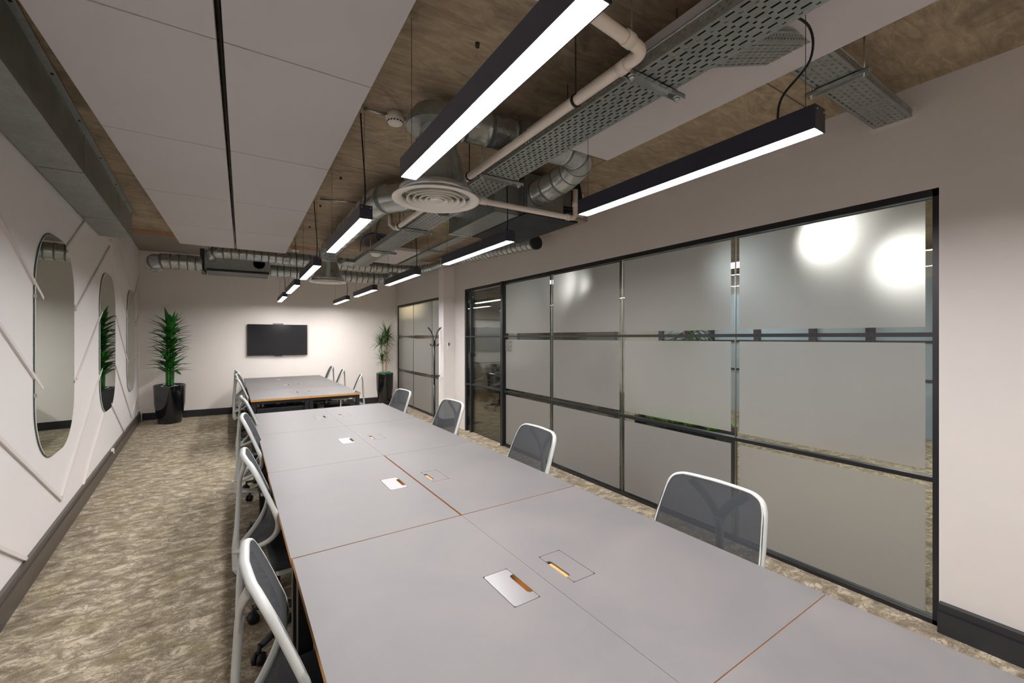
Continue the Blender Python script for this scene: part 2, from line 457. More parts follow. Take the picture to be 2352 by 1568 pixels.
# ceiling downlights
def downlight(x, y, z, label, r=.07):
    t = thing('downlight', (x, y, z), label, 'ceiling light')
    MB().lathe([(r, .01), (r+.02, 0), (r+.02, .09), (.001, .09)], 24).build('housing', 'dark', t)
    MB().lathe([(.001, -.03), (r*.5, -.025), (r*.85, -.01), (r, .01), (.001, .011)], 24).build('lens', 'down', t)
    MB().sweep([(0, 0, .09), (0, 0, H_CEIL-z)], .008, 8).build('stem', 'dark', t)
    return t
downlight(5.3, 2.06, 2.70, 'round pendant downlight glowing behind the frosted glass, left of the pair at far right')
downlight(6.0, 1.56, 2.42, 'round pendant downlight glowing behind the frosted glass, nearest the right end')
downlight(4.6, 5.02, 2.44, 'round downlight glowing behind the second frosted pane from the door', .06)
def office_lamp(name, x, y, z, ln, mt, label):
    t = thing(name, (x, y, z), label, 'ceiling light')
    MB().box(-.04, .04, -ln/2, ln/2, .012, .08).build('housing', 'lamp_body', t)
    MB().box(-.03, .03, -ln/2+.02, ln/2-.02, .0, .011).build('diffuser', mt, t)
    for s in (-1, 1): MB().sweep([(0, s*ln*.4, .08), (0, s*ln*.4, H_CEIL-z)], .002, 5).build('suspension_wire', 'cable', t)
    return t
office_lamp('office_strip_lamp', 5.1, 9.0, 2.45, 1.5, 'lamp', 'white strip lamp hanging in the room beyond the glass door')
for i, (x, y) in enumerate([(8.2, .4), (8.0, 4.6), (5.9, -.6), (6.6, 8.4)]):
    t = thing('ceiling_light_panel', (x, y, H_CEIL), ['square ceiling light panel behind the right end frosted pane', 'square ceiling light panel deep behind the middle frosted panes',
              'square ceiling light panel past the right end of the glazing', 'square ceiling light panel in the room beyond the glass door'][i], 'ceiling light')
    MB().box(-.32, .32, -.32, .32, -.02, 0).build('frame', 'plastic_w', t); MB().box(-.3, .3, -.3, .3, -.024, -.0201).build('lens', 'cool', t)
office_lamp('office_strip_lamp', 3.9, 9.3, 2.62, 1.4, 'warm', 'warm strip lamp glowing behind the yellow-tinted far partition')
struct(MB().box(3.32, 4.9, 10.85, 10.9, 0, 2.9), 'trim_40', 'ochre')
# planter with moss
t = thing('planter_box', (3.98, 2.85, 0), 'dark planter box with bright green moss behind the frosted partition', 'planter')
MB().box(-.18, .18, -.5, .5, 0, .68).build('box', 'dark', t)
m = MB()
for i in range(260):
    px, py = random.uniform(-.16, .16), random.uniform(-.48, .48)
    r = random.uniform(.02, .045)
    q = bmesh.ops.create_icosphere(m.b, subdivisions=1, radius=r, matrix=Matrix.Translation((px, py, .685+random.uniform(0, .035))))
tag(m.build('moss', 'moss', t, smooth=True), kind='stuff')
def strap_leaf(m, base, d, up, L, wd, droop, k=6, mi=0):
    """long pointed leaf with a keel, from base along d bending down"""
    base = Vector(base); d = Vector(d).normalized(); side = d.cross(Vector((0, 0, 1))).normalized()
    cur = base.copy(); dr = (d*math.cos(up)+Vector((0, 0, 1))*math.sin(up)).normalized(); rows = []
    for i in range(k+1):
        t = i/k; wv = wd*math.sin(PI*min(1, .22+.78*t)**.8) if t < 1 else 0.0005
        nv = side.cross(dr).normalized()
        rows.append((cur-side*wv+nv*wv*.25, cur.copy(), cur+side*wv+nv*wv*.25))
        dr = (dr+Vector((0, 0, -1))*droop/k).normalized(); cur = cur+dr*L/k
    V = [[m.b.verts.new(p) for p in r] for r in rows]
    for A, B in zip(V, V[1:]):
        for j in range(2):
            f = m.b.faces.new((A[j], A[j+1], B[j+1], B[j])); f.smooth = True; f.material_index = mi
# small tree in the planter
for z0 in (0,):
    tt = thing('dracaena', (3.98, 2.78, .68), 'faint leafy plant growing in the planter behind the frosted glass', 'plant')
    MB().sweep(bez([(0, 0, 0), (.02, .01, .5), (0, .02, 1.0)]), .018).build('stem', 'stem', tt)
    m = MB()
    for i in range(60):
        a = i*2.4; strap_leaf(m, (0, .02, .75+.3*i/60), (math.cos(a), math.sin(a), 0), random.uniform(-.1, .9), random.uniform(.28, .42), .02, 1.1)
    m.build('foliage', 'leaf', tt)
# furniture beyond the door
t = thing('whiteboard', (5.2, 9.35, 0), 'pale whiteboard seen through the glass door', 'whiteboard')
MB().box(4.45-5.2, .9, -.02, .02, .95, 2.0).build('board', 'whiteboard', t)
MB().box(-.8, .95, -.03, .03, .92, .95).box(-.8, .95, -.03, .03, 2.0, 2.03).box(-.8, -.75, -.03, .03, 0, 2.03).box(.9, .95, -.03, .03, 0, 2.03).build('frame', 'dark', t)

# ------------------------------------------------------------------ desks
TR = math.radians(1.1); TO = Vector((.869, 1.805)); eu = Vector((math.cos(TR), math.sin(TR))); ev = Vector((-math.sin(TR), math.cos(TR)))
def tp(u, v, z=0): p = TO+eu*u+ev*v; return (p.x, p.y, z)
DW, DL, DT = .71, 1.206, .026
def desk_proto(side, lid):
    """desk whose inner long edge lies on local x = 0; side -1 = left of the seam"""
    t = thing('desk', (0, 0, 0), None, 'desk', TR)
    m = MB(); hx0, hx1, hy = .072, .172, .1; z0, z1 = .735-DT, .735
    X = sorted([side*.0006, side*hx0, side*hx1, side*DW]); Y = [.001, DL/2-hy, DL/2+hy, DL-.001]
    for i in range(3):
        for j in range(3):
            if i == 1 and j == 1: continue
            m.poly([(X[i], Y[j], z1), (X[i+1], Y[j], z1), (X[i+1], Y[j+1], z1), (X[i], Y[j+1], z1)], 0)
            m.poly([(X[i], Y[j], z0), (X[i+1], Y[j], z0), (X[i+1], Y[j+1], z0), (X[i], Y[j+1], z0)], 2)
    def wall(p, q): m.poly([(*p, z0), (*q, z0), (*q, z1-.0012), (*p, z1-.0012)], 1); m.poly([(*p, z1-.0012), (*q, z1-.0012), (*q, z1), (*p, z1)], 0)
    def wallb(p, q): m.poly([(*p, z0), (*q, z0), (*q, z1), (*p, z1)], 2)
    for A in ([(X[0], Y[0]), (X[3], Y[0]), (X[3], Y[3]), (X[0], Y[3])], [(X[1], Y[1]), (X[2], Y[1]), (X[2], Y[2]), (X[1], Y[2])]):
        for k in range(4):
            inner = A[0] == (X[1], Y[1]); seam = (k == 3 if side > 0 else k == 1)
            (wall if (not inner or seam) else wallb)(A[k], A[(k+1) % 4])
    bmesh.ops.remove_doubles(m.b, verts=m.b.verts, dist=1e-5)
    m.build('worktop', ['desk', 'ply', 'black'], t)
    # flap lid with a finger slot on the seam side
    a, b = side*(hx0+.002), side*(hx1-.002); y0, y1 = DL/2-hy+.002, DL/2+hy-.002; r = .005
    sl = side*.018; s0, s1 = y0+.035, y1-.04
    pts = [(a, y0+r), (a+side*r, y0), (b-side*r, y0), (b, y0+r), (b, y1-r), (b-side*r, y1), (a+side*r, y1), (a, y1-r),
           (a, s1), (a+sl*.7, s1-.002), (a+sl, s1-.01), (a+sl, s0+.01), (a+sl*.7, s0+.002), (a, s0)]
    if side < 0: pts = [pts[0]]+pts[:0:-1]
    q = MB().prism(pts, .729, .7352); q.build('port_lid', lid, t)
    MB().box(min(a, b), max(a, b), y0, y1, .7, .704).build('port_tray', 'black', t)
    MB().box(min(a, a+sl*1.2), max(a, a+sl*1.2), s0+.01, s1-.01, .7045, .714 if side < 0 else .729).build('port_block', 'ply', t)
    for (lx, ly) in ((side*.03, .03), (side*(DW-.035), .03), (side*.03, DL-.08), (side*(DW-.035), DL-.08)):
        MB().box(lx-.025, lx+.025, ly, ly+.05, 0, z0-.001).build('leg', 'black', t)
    m = MB(); e0, e1 = sorted((side*.03, side*(DW-.035)))
    for y in (.03, DL-.08): m.box(e0, e1, y, y+.05, z0-.045, z0-.001)
    for x_ in (e0, e1): m.box(x_-.02, x_+.02, .05, DL-.05, z0-.045, z0-.001)
    m.build('frame_rail', 'black', t)
    return t
pl, pr = desk_proto(-1, 'silver'), desk_proto(1, 'desk')
rows = [(-1.21, 'near table, %s side, nearest row at the bottom edge'), (0, 'near table, %s side, second row'), (1.235, 'near table, %s side, third row, beside the open seam'),
        (2.43, 'near table, %s side, row at its far end')]
used = [False, False]
def put_desk(side, u, v, label, group):
    p = pl if side < 0 else pr; i = 0 if side < 0 else 1
    o = p if not used[i] else dup(p); used[i] = True
    o.location = tp(u, v); o['label'] = label; o['group'] = group
    return o
GN = 'desks of the long near table'; GF = 'desks of the far table'
nearv = [-2.413, -1.206, .004, 1.211, 2.418]
wn_ = ['cut off at bottom right', 'nearest row', 'second row', 'third row', 'row at the far end']
for i, v in enumerate(nearv):
    for sd in (-1, 1):
        if i == 0 and sd < 0: continue
        put_desk(sd, .004*sd if i == 2 else 0, v, 'grey-topped desk of the near table, %s side, %s' % ('left' if sd < 0 else 'right', wn_[i]), GN)
wf_ = ['front row with yellow plywood edge showing', 'middle row', 'back row against the wall']
for i in range(3):
    for sd in (-1, 1):
        put_desk(sd, .028, 4.83+i*1.208, 'grey-topped desk of the far table, %s side, %s' % ('left' if sd < 0 else 'right', wf_[i]), GF)
# low storage box below the far table
t = thing('storage_unit', tp(-.60, 4.925), 'low dark grey storage unit under the front left of the far table', 'cabinet', TR)
MB().box(0, .58, 0, .17, .03, .6, bev=.004).build('body', 'dark', t); MB().box(.01, .57, -.012, -.001, .06, .58).build('door', 'black', t)

# ------------------------------------------------------------------ office chair (faces local +y)
def chair_proto():
    t = thing('office_chair', (0, 0, 0), None, 'chair')
    prof = [(.975, -.308), (.95, -.3), (.9, -.28), (.85, -.26), (.8, -.242), (.75, -.225), (.70, -.205), (.65, -.2), (.60, -.212), (.56, -.24), (.53, -.275), (.505, -.315)]
    hw = [(.975, .125), (.969, .17), (.952, .199), (.92, .214), (.88, .221), (.8, .231), (.73, .236), (.68, .232), (.63, .215), (.585, .178), (.55, .13), (.52, .075), (.505, .04)]
    def itp(tab, z):
        if z >= tab[0][0]: return tab[0][1]
        for (za, a), (zb, b) in zip(tab, tab[1:]):
            if z >= zb: return b+(a-b)*(z-zb)/(za-zb)
        return tab[-1][1]
    Yp = lambda z, x: itp(prof, z)+.03*(x/.235)**2
    # outline loop
    right = [(w_, z) for z, w_ in hw]
    loop2 = [(0, .977)]+right; loop2 = loop2+[(0, .5)]+[(-a, z) for a, z in reversed(right)]
    P = bez([(a, Yp(z, a), z) for a, z in loop2]+[(0, Yp(.977, 0), .977)], 3)[:-1]
    rad = [(.0075, .0135) if p.z > .74 else (.012, .014) for p in P]
    MB().sweep(P, rad, 8, closed=True, up=(0, 1, 0)).build('back_frame', 'chair_w', t)
    # mesh panel
    m = MB(); rowsv = []
    zs = [.972, .96, .94, .91, .87, .82, .77, .72, .67, .63, .59, .56, .53, .51]
    for z in zs:
        w_ = itp(hw, z)+.003
        rowsv.append([m.b.verts.new((w_*(j/6-1), Yp(z, w_*(j/6-1))+.0125, z)) for j in range(13)])
    for A, B in zip(rowsv, rowsv[1:]):
        for j in range(12): m.b.faces.new((A[j], A[j+1], B[j+1], B[j])).smooth = True
    m.build('mesh_back', 'mesh', t)
    # spine with forked top
    m = MB()
    m.sweep(bez([(0, -.32, .385), (0, -.325, .42), (0, -.335, .52), (0, -.33, .65), (0, -.32, .82)]),
            [(.02+.012*max(0, 1-abs(i-7)/9), .012+.017*max(0, 1-abs(i-6)/10)) for i in range(25)], 10, up=(0, 1, 0))
    for s in (-1, 1):
        m.sweep(bez([(0, -.322, .79), (s*.018, -.32, .84), (s*.055, -.317, .89), (s*.1, -.311, .93), (s*.125, -.305, .955)]), [(.02, .009)]*25, 8, up=(0, 1, 0))
    m.build('spine', 'chair_w', t, smooth=True)
    m = MB()
    for s in (-1, 1): m.sweep(bez([(s*.01, -.345, .5), (s*.03, -.315, .505), (s*.05, -.29, .52)]), [(.016, .012)]*13, 8)
    m.sweep([(0, -.35, .42), (0, -.2, .40), (0, -.05, .40)], [(.04, .012)]*3, 8)
    m.build('bracket', 'chair_w', t, smooth=True)
    # seat
    m = MB(); m.box(-.235, .235, -.2, .26, .44, .495, bev=.024); o = m.build('seat', 'seat', t, smooth=True)
    m = MB(); m.box(-.215, .215, -.18, .23, .412, .438, bev=.01); m.build('seat_pan', 'chair_w', t)
    for s in (-1, 1):
        a = t
        arm = MB().sweep(bez([(s*.2, .0, .42), (s*.285, .0, .425), (s*.295, 0, .5), (s*.295, 0, .635)]), [(.028, .012)]*19, 8, up=(0, 1, 0)).build('armrest', 'chair_w', t, smooth=True)
        MB().box(s*.295-.035, s*.295+.035, -.12, .13, .637, .66, bev=.009).build('arm_pad', 'chair_w', arm, smooth=True)
    MB().box(-.07, .07, -.09, .1, .365, .411, bev=.008).build('mechanism', 'chair_b', t)
    MB().lathe([(.001, .1), (.036, .1), (.036, .24), (.022, .245), (.022, .365), (.001, .365)], 20).build('gas_lift', 'chair_b', t)
    base = MB()
    for k in range(5):
        a = 2*PI*k/5+.31; c, s = math.cos(a), math.sin(a)
        base.sweep([(0, 0, .115), (c*.15, s*.15, .11), (c*.3, s*.3, .085)], [(.03, .022), (.024, .018), (.017, .013)], 8)
    base.lathe([(.001, .08), (.05, .08), (.045, .14), (.001, .14)], 20)
    base.build('base', 'chair_b', t)
    for k in range(5):
        a = 2*PI*k/5+.31; c, s = math.cos(a), math.sin(a); ba = a+random.uniform(-1, 1)
        m = MB()
        for off in (-.014, .014):
            R_ = Matrix.Rotation(ba, 3, 'Z') @ Matrix.Rotation(PI/2, 3, 'X')
            ctr = Vector((c*.31, s*.31, .0295))+Matrix.Rotation(ba, 3, 'Z') @ Vector((0, off, 0))
            m.lathe([(.001, -.011), (.022, -.011), (.029, -.006), (.029, .006), (.022, .011), (.001, .011)], 20, at=ctr, mtx=R_)
        m.sweep([(c*.31, s*.31, .03), (c*.305, s*.305, .095)], .01, 8)
        m.build('caster', 'chair_b', t)
    return t
ch = chair_proto(); first = True
XL = lambda y: tp(-.72, y-1.805)[0]       # table's left edge at y
XR = lambda y: tp(.72, y-1.805)[0]
def put_chair(x, y, rz, lift, label, group):
    global first
    o = ch if first else dup(ch); first = False
    o.location = (x, y, 0); o.rotation_euler = (0, 0, rz); o['label'] = label; o['group'] = group
    for k in kids(o):
        k.location.z = 0 if k.name.startswith(('base', 'caster', 'gas_lift')) else lift
    return o
GL = 'mesh chairs along the left of the near table'; GR = 'mesh chairs along the right of the near table'
GFL = 'mesh chairs along the left of the far table'; GFR = 'mesh chairs along the right of the far table'
d = math.radians
for y, a, dx, lf, s in [(1.47, 3, .312, -.06, 'nearest the camera'), (2.56, 3, .308, 0, 'second from the camera'),
                  (3.78, -2, .30, 0, 'third from the camera'), (4.98, 4, .295, .005, 'at the far end')]:
    put_chair(dx, y, -PI/2+d(a), lf, 'light-grey framed mesh office chair, left side of near table, '+s, GL)
for y, a, lf, s in [(1.06, 2, -.03, 'nearest the camera, largest'), (2.34, -2, -.02, 'second from the camera'),
                (3.63, 3, 0, 'third, in front of the glass door'), (4.98, 5, -.04, 'farthest one')]:
    put_chair(XR(y)-.17, y, PI/2+d(a), lf, 'light-grey mesh office chair, right side of near table, '+s, GR)
for y, a, s in [(7.32, 3, 'front one'), (8.15, -3, 'middle one'), (9.2, 4, 'one nearest the wall')]:
    put_chair(.235-.035*(y-7.2)/2, y, -PI/2+d(a), 0, 'light-grey framed mesh office chair, left side of far table, '+s, GFL)
for y, a, s in [(7.05, -12, 'front one, pulled out'), (8.35, -8, 'middle one'), (9.4, -4, 'one nearest the wall')]:
    put_chair(1.62-.31-.04*(y-7)/2.4, y, PI/2+d(a), 0, 'light-grey framed mesh office chair, right side of far table, '+s, GFR)
put_chair(4.75, 7.95, d(200), 0, 'office chair seen through the glass door in the next room', 'chairs beyond the door')

# ------------------------------------------------------------------ pendant strip lamps
def lamp_proto():
    t = thing('pendant_lamp', (0, 0, 0), None, 'ceiling light'); L_ = 1.21; w_ = .0375; h = .083
    m = MB(); m.box(-w_, w_, 0, L_, .012, h); m.box(-w_, -w_+.0035, 0, L_, 0, .012); m.box(w_-.0035, w_, 0, L_, 0, .012)
    m.box(-w_, w_, 0, .004, 0, .012); m.box(-w_, w_, L_-.004, L_, 0, .012)
    m.build('housing', 'lamp_body', t)
    MB().box(-w_+.0037, w_-.0037, .0042, L_-.0042, .003, .0118).build('diffuser', 'lamp', t)
    for y in (-.001, L_+.001):
        for x_ in (-.026, .026):
            MB().lathe([(.0005, -.001), (.003, -.001), (.003, .001), (.0005, .001)], 8, at=(x_, y, h-.014), mtx=Matrix.Rotation(PI/2, 3, 'X')).build('screw', 'screw', t)
    for y in (.045, L_-.045):
        MB().sweep([(0, y, h), (0, y, H_CEIL-2.285)], .0012, 5).build('suspension_wire', 'cable', t)
    return t
lp = lamp_proto(); firstl = True
def put_lamp(x, y, label, group, cable, rz=0, sy=1):
    global firstl
    o = lp if firstl else dup(lp); firstl = False
    o.location = (x, y, 2.285); o.rotation_euler.z = rz; o['label'] = label; o['group'] = group; o.scale.y = sy
    if cable:
        MB().sweep(bez(cable, 7), .0045, 6).build('power_cable', 'cable', o)
    for yy in (.045, 1.165):
        if y+yy*sy > 7.5: MB().sweep([(0, yy, H_CEIL-2.285), (0, yy, H_BACK-2.285)], .0012, 5).build('suspension_wire', 'cable', o)
    return o
GLL = 'pendant lamps of the left row'; GLR = 'pendant lamps of the right row'
near_c = [(0, .05, .083), (.008, .06, .2), (-.012, .04, .45), (-.02, .05, .62), (-.02, .05, .655)]
ly = [(.65, 'large one cut by the top edge, nearest'), (2.625, 'second from the camera'), (4.6, 'third from the camera'), (6.45, 'fourth from the camera'), (8.4, 'farthest and smallest')]
for i, (y, s) in enumerate(ly):
    put_lamp(.63, y, 'black strip pendant lamp in the left row, '+s, GLL, None if i == 0 else near_c, 0, 1 if i < 3 else 1.08)
c1_ = [(0, .14, .083), (.015, .13, .18), (.07, .06, .3), (.06, .06, .42), (-.03, .12, .48), (-.1, .16, .50)]
for i, (y, s) in enumerate(ly):
    s = s.replace('large one cut by the top edge, nearest', 'large one nearest the camera')
    put_lamp(1.682, y+(.01 if i == 0 else .03), 'black strip pendant lamp in the right row, '+s, GLR, c1_ if i == 0 else near_c, 0, 1 if i < 3 else 1.08)
for x_ in (.63, 1.682):
    put_lamp(x_, -1.33, 'black strip pendant lamp behind the camera, %s row' % ('left' if x_ < 1 else 'right'), 'pendant lamps behind the camera', None)

# ------------------------------------------------------------------ ceiling rafts
def raft(x0, x1, y0, y1, label, group, z=2.77):
    t = thing('ceiling_panel', ((x0+x1)/2, (y0+y1)/2, z), label, 'ceiling panel', 0, group)
    a, b = (x1-x0)/2, (y1-y0)/2
    MB().box(-a, a, -b, b, 0, .04, bev=.0015).build('panel', 'raft', t)
    for sx in (-1, 1):
        for sy in (-1, 1): MB().sweep([(sx*a*.7, sy*b*.8, .04), (sx*a*.7, sy*b*.8, H_CEIL-z)], .002, 5).build('suspension_wire', 'cable', t)
sy_ = [.88, 2.08, 3.265, 4.475, 5.69, 6.84]
nm = ['first row, cut by the top edge', 'second row', 'third row', 'fourth row', 'last row before the ducts']
for i in range(5):
    for k, (a, b) in enumerate(((-.672, -.089), (-.065, .522))):
        raft(a, b, sy_[i]+.004, sy_[i+1]-.004, 'white acoustic ceiling panel, %s column of the big raft, %s' % ('right' if k else 'left', nm[i]), 'panels of the big ceiling raft')
raft(1.425, 2.09, -.5, 2.075, 'long white ceiling panel above the cable tray, near right', 'panels beside the cable tray')
raft(1.49, 2.12, 5.74, 6.87, 'small white ceiling panel beyond the cable tray, at the far end', 'panels beside the cable tray')
tag(MB().box(-.082, -.072, .9, 6.8, 2.83, 2.86).build('raft_rail', 'dark'), 'dark rail in the gap between the two columns of ceiling panels', 'rail')
tag(MB().box(-.082, -.072, 6.76, 6.82, 2.78, 2.80).build('raft_clip', 'label'), 'small white clip at the far end of the raft gap', 'clip')

# ------------------------------------------------------------------ perforated cable trays
def perf(m, O, U, V, wd, ln, rows_, pitch=.05, slot=.031, sh=.0088, edge=.008):
    """perforated plate: origin O, across U (width wd), along V (length ln)"""
    O, U, V = Vector(O), Vector(U), Vector(V); vv = {}
    def P(u, v):
        return m.b.verts.new(O+U*u+V*v)
    rp = (wd-2*edge)/rows_; k = int(ln/pitch)
    def q(u0, u1, v0, v1): m.b.faces.new((P(u0, v0), P(u1, v0), P(u1, v1), P(u0, v1)))
    q(0, edge, 0, ln); q(wd-edge, wd, 0, ln)
    for r in range(rows_):
        u0 = edge+r*rp; c = u0+rp/2; a, b = c-sh/2, c+sh/2
        q(u0, a, 0, ln); q(b, u0+rp, 0, ln)
        sl = slot if r % 2 == 0 else slot*.42; off = 0 if r % 2 == 0 else pitch/2
        v = 0
        for i in range(k):
            s = i*pitch+off+(pitch-sl)/2
            if s+sl > ln-.01: break
            q(a, b, v, s); v = s+sl
        q(a, b, v, ln)
def tray(name, label, secs, cat='cable tray'):
    """secs: list of (origin, across, along, width, length, side height, rows)"""
    t = thing(name, secs[0][0], label, cat)
    for (O, U, V, wd, ln, sh, rw) in secs:
        O, U, V = Vector(O), Vector(U).normalized(), Vector(V).normalized(); Nn = Vector((0, 0, 1))
        O = O-Vector(secs[0][0])
        m = MB(); perf(m, O, U, V, wd, ln, rw)
        perf(m, O, Nn, V, sh, ln, 2, .025, .012, .008, .008)
        perf(m, O+U*wd, Nn, V, sh, ln, 2, .025, .012, .008, .008)
        o = m.build('tray_section', 'tray', t, fix=False)
        md = o.modifiers.new('thickness', 'SOLIDIFY'); md.thickness = .0018
        MB().sweep([O+Nn*sh, O+Nn*sh+V*ln], .004, 6).sweep([O+U*wd+Nn*sh, O+U*wd+Nn*sh+V*ln], .004, 6).build('lip', 'tray', t)
    return t
TX0, TX1, TZ = 1.31, 1.535, 2.615
tray('cable_tray', 'long perforated steel cable tray running the length of the ceiling', [((TX0, -.6, TZ), (1, 0, 0), (0, 1, 0), TX1-TX0, 7.0, .05, 10)])
dz = Vector((2.06-TX1, 0, .195)); 
tray('cable_tray', 'perforated steel branch tray rising and entering the right wall',
     [((TX1+.002, .80, TZ+.002), (0, 1, 0), dz, .17, dz.length, .04, 7), ((2.06, .80, 2.812), (0, 1, 0), (1, 0, 0), .17, 3.20-2.06, .04, 7)])
tray('cable_tray', 'thin perforated cable tray on the far right, beyond the fan coil unit', [((2.2, 3.75, 2.79), (1, 0, 0), (0, 1, 0), .13, 3.2, .03, 6)])
tray('cable_tray', 'short perforated tray piece left of the main tray at its far end', [((1.165, 6.05, 2.60), (1, 0, 0), (0, 1, 0), .14, .3, .045, 6)])
for i in range(9):
    cx_ = TX0+.022+i*.0225; r_ = random.choice((.006, .008, .01))
    pts = [(cx_+random.uniform(-.006, .006), -.58+k*.57, TZ+.004+r_) for k in range(13)]
    tag(MB().sweep(bez(pts, 3), r_, 6).build('power_cable', 'cable'), 'black power cable lying in the long main cable tray', 'cable', 'power cables lying in the main tray')
def strut(x0, x1, y, z, label, axis='x', rods=True):
    t = thing('strut_bracket', (x0, y, z), label, 'bracket', 0, 'tray brackets')
    L_ = x1-x0; m = MB()
    m.box(0, L_, -.019, .019, -.003, 0).box(0, L_, -.019, -.016, -.02, 0).box(0, L_, .016, .019, -.02, 0)
    if axis == 'y': t.rotation_euler.z = PI/2
    m.build('channel', 'galv', t)
    for x_ in (.03, L_-.03):
        MB().sweep([(x_, 0, -.035), (x_, 0, H_CEIL-z)], .004, 8).build('threaded_rod', 'galv', t)
        MB().lathe([(.001, -.025), (.012, -.025), (.012, -.017), (.001, -.017)], 6, at=(x_, 0, 0)).lathe([(.001, -.0162), (.017, -.0162), (.017, -.013), (.001, -.013)], 16, at=(x_, 0, 0)).build('nut', 'galv', t)
for y, s in ((1.15, 'nearest one'), (2.385, 'second, beside the first diffuser'), (3.95, 'third, near the pipe end'), (5.17, 'fourth, above the hanging sensor')):
    strut(1.262, 1.60, y, TZ-.003, 'steel strut bracket carrying the main cable tray, '+s)
t = thing('strut_bracket', (2.43, .755, 2.809), 'steel strut bracket under the branch tray near the right wall', 'bracket', PI/2, 'tray brackets')
m = MB(); m.box(0, .26, -.019, .019, -.003, 0).box(0, .26, -.019, -.016, -.02, 0).box(0, .26, .016, .019, -.02, 0).build('channel', 'galv', t)
for x_ in (.022, .238): MB().sweep([(x_, 0, -.03), (x_, 0, H_CEIL-2.809)], .004, 8).build('threaded_rod', 'galv', t)
t = thing('strut_bracket', (2.15, 5.6, 2.786), 'small bracket under the thin far tray', 'bracket', 0, 'tray brackets')
MB().box(0, .24, -.015, .015, -.02, 0).build('channel', 'galv', t)
for x_ in (.02, .22): MB().sweep([(x_, 0, -.03), (x_, 0, H_CEIL-2.786)], .003, 8).build('threaded_rod', 'galv', t)
# ragged plaster round the hole in the wall
m = MB(); ring = []
for i in range(40):
    a = 2*PI*i/40; rr = 1+random.uniform(-.02, .18)
    ring.append((XW-.002, .885+.1*rr*max(-1, min(1, 1.3*math.cos(a))), 2.825+.035*rr*max(-1, min(1, 1.3*math.sin(a)))))
m.poly(ring); o = m.build('trim_30', 'trimw'); o['kind'] = 'structure'

# ------------------------------------------------------------------ white waste pipes
def elbow(m, a, c, b, r, k=8):
    """pipe path a -> corner c -> b, rounded"""
    a, b, c = Vector(a), Vector(b), Vector(c); q = r*2.2
    p0, p1 = c+(a-c).normalized()*q, c+(b-c).normalized()*q
    arc = [p0*(1-t)**2+c*2*t*(1-t)+p1*t*t for t in [i/k for i in range(k+1)]]
    return [a]+arc+[b]
t = thing('waste_pipe', (1.24, 1.04, 2.615), 'long white plastic pipe running beside the main cable tray', 'pipe')
def loc(p): return Vector(p)-Vector((1.24, 1.04, 2.615))
e1 = elbow(None, (.72, .99, 2.615), (1.242, 1.045, 2.615), (1.242, 2.5, 2.615), .023)
MB().sweep([loc(p) for p in e1[:-1]]+[loc((1.242, 4.0, 2.615))]+[loc((1.237, 4.06, 2.63)), loc((1.21, 4.09, 2.66)), loc((1.2, 4.1, H_CEIL-.002))], .022, 16).build('pipe', 'pvc', t, smooth=True)
MB().sweep([loc((.72, .99, 2.56)), loc((.72, .99, H_CEIL-.002))], .023, 12).build('riser', 'pvc', t)
for p, q in (((1.242, 1.13, 2.615), (1.242, 1.17, 2.615)), ((1.12, 1.03, 2.615), (1.16, 1.035, 2.615)), ((1.242, 3.95, 2.615), (1.242, 3.99, 2.615))):
    MB().sweep([loc(p), loc(q)], .0265, 16).build('collar', 'pvc', t)
for y in (1.42, 2.46, 3.9):
    MB().sweep([loc((1.242, y, 2.615)), loc((1.242, y+.012, 2.615))], .028, 16).sweep([loc((1.242, y+.006, 2.64)), loc((1.242, y+.006, H_CEIL))], .003, 6).build('pipe_clip', 'cable', t)
PO = (1.44, 2.705, 2.56)
t = thing('waste_pipe', PO, 'white plastic pipe crossing under the fan coil unit and turning up', 'pipe')
def loc2(p): return Vector(p)-Vector(PO)
e2 = elbow(None, PO, (2.34, 2.69, 2.56), (2.34, 2.69, 2.8), .023)
MB().sweep([loc2(p) for p in e2], .021, 16).build('pipe', 'pvc', t, smooth=True)
for p, q in ((PO, (1.5, 2.704, 2.56)), ((2.24, 2.691, 2.56), (2.28, 2.691, 2.56)), ((2.34, 2.69, 2.66), (2.34, 2.69, 2.7))):
    MB().sweep([loc2(p), loc2(q)], .026, 16).build('collar', 'pvc', t)
MB().sweep([(0, 0, 0), (-.03, .0, .005), (-.1, 0, .03)], .02, 14).build('offset_bend', 'pvc', t, smooth=True)

# ------------------------------------------------------------------ air ducts and diffusers
def spiral(m, pts, r, step=.1, rib=.004):
    P = bez(pts, 14); cum = [0]
    for a, b in zip(P, P[1:]): cum.append(cum[-1]+(b-a).length)
    def at(d_):
        for i in range(len(P)-1):
            if d_ <= cum[i+1] or i == len(P)-2:
                return P[i].lerp(P[i+1], (d_-cum[i])/max(1e-6, cum[i+1]-cum[i]))
    L_ = cum[-1]; st = []
    n_ = int(L_/step)
    for i in range(n_+1):
        d0 = i*step
        for k in range(4): st.append((d0+step*(k+.5)/4.2, 0))
        st += [(d0+step-.004, 0), (d0+step-.002, 1), (d0+step, 1)]
    st = [(0, 0)]+[q for q in st if .004 < q[0] < L_-.002]+[(L_, 0)]
    st.sort()
    k0 = len(m.b.faces)
    m.sweep([at(q[0]) for q in st], [r+rib*q[1] for q in st], 24)
    m.b.faces.ensure_lookup_table()
    for i in range(len(st)-1):
        if st[i][1] or st[i+1][1]:
            for j in range(24): m.b.faces[k0+i*24+j].material_index = 1
    return m
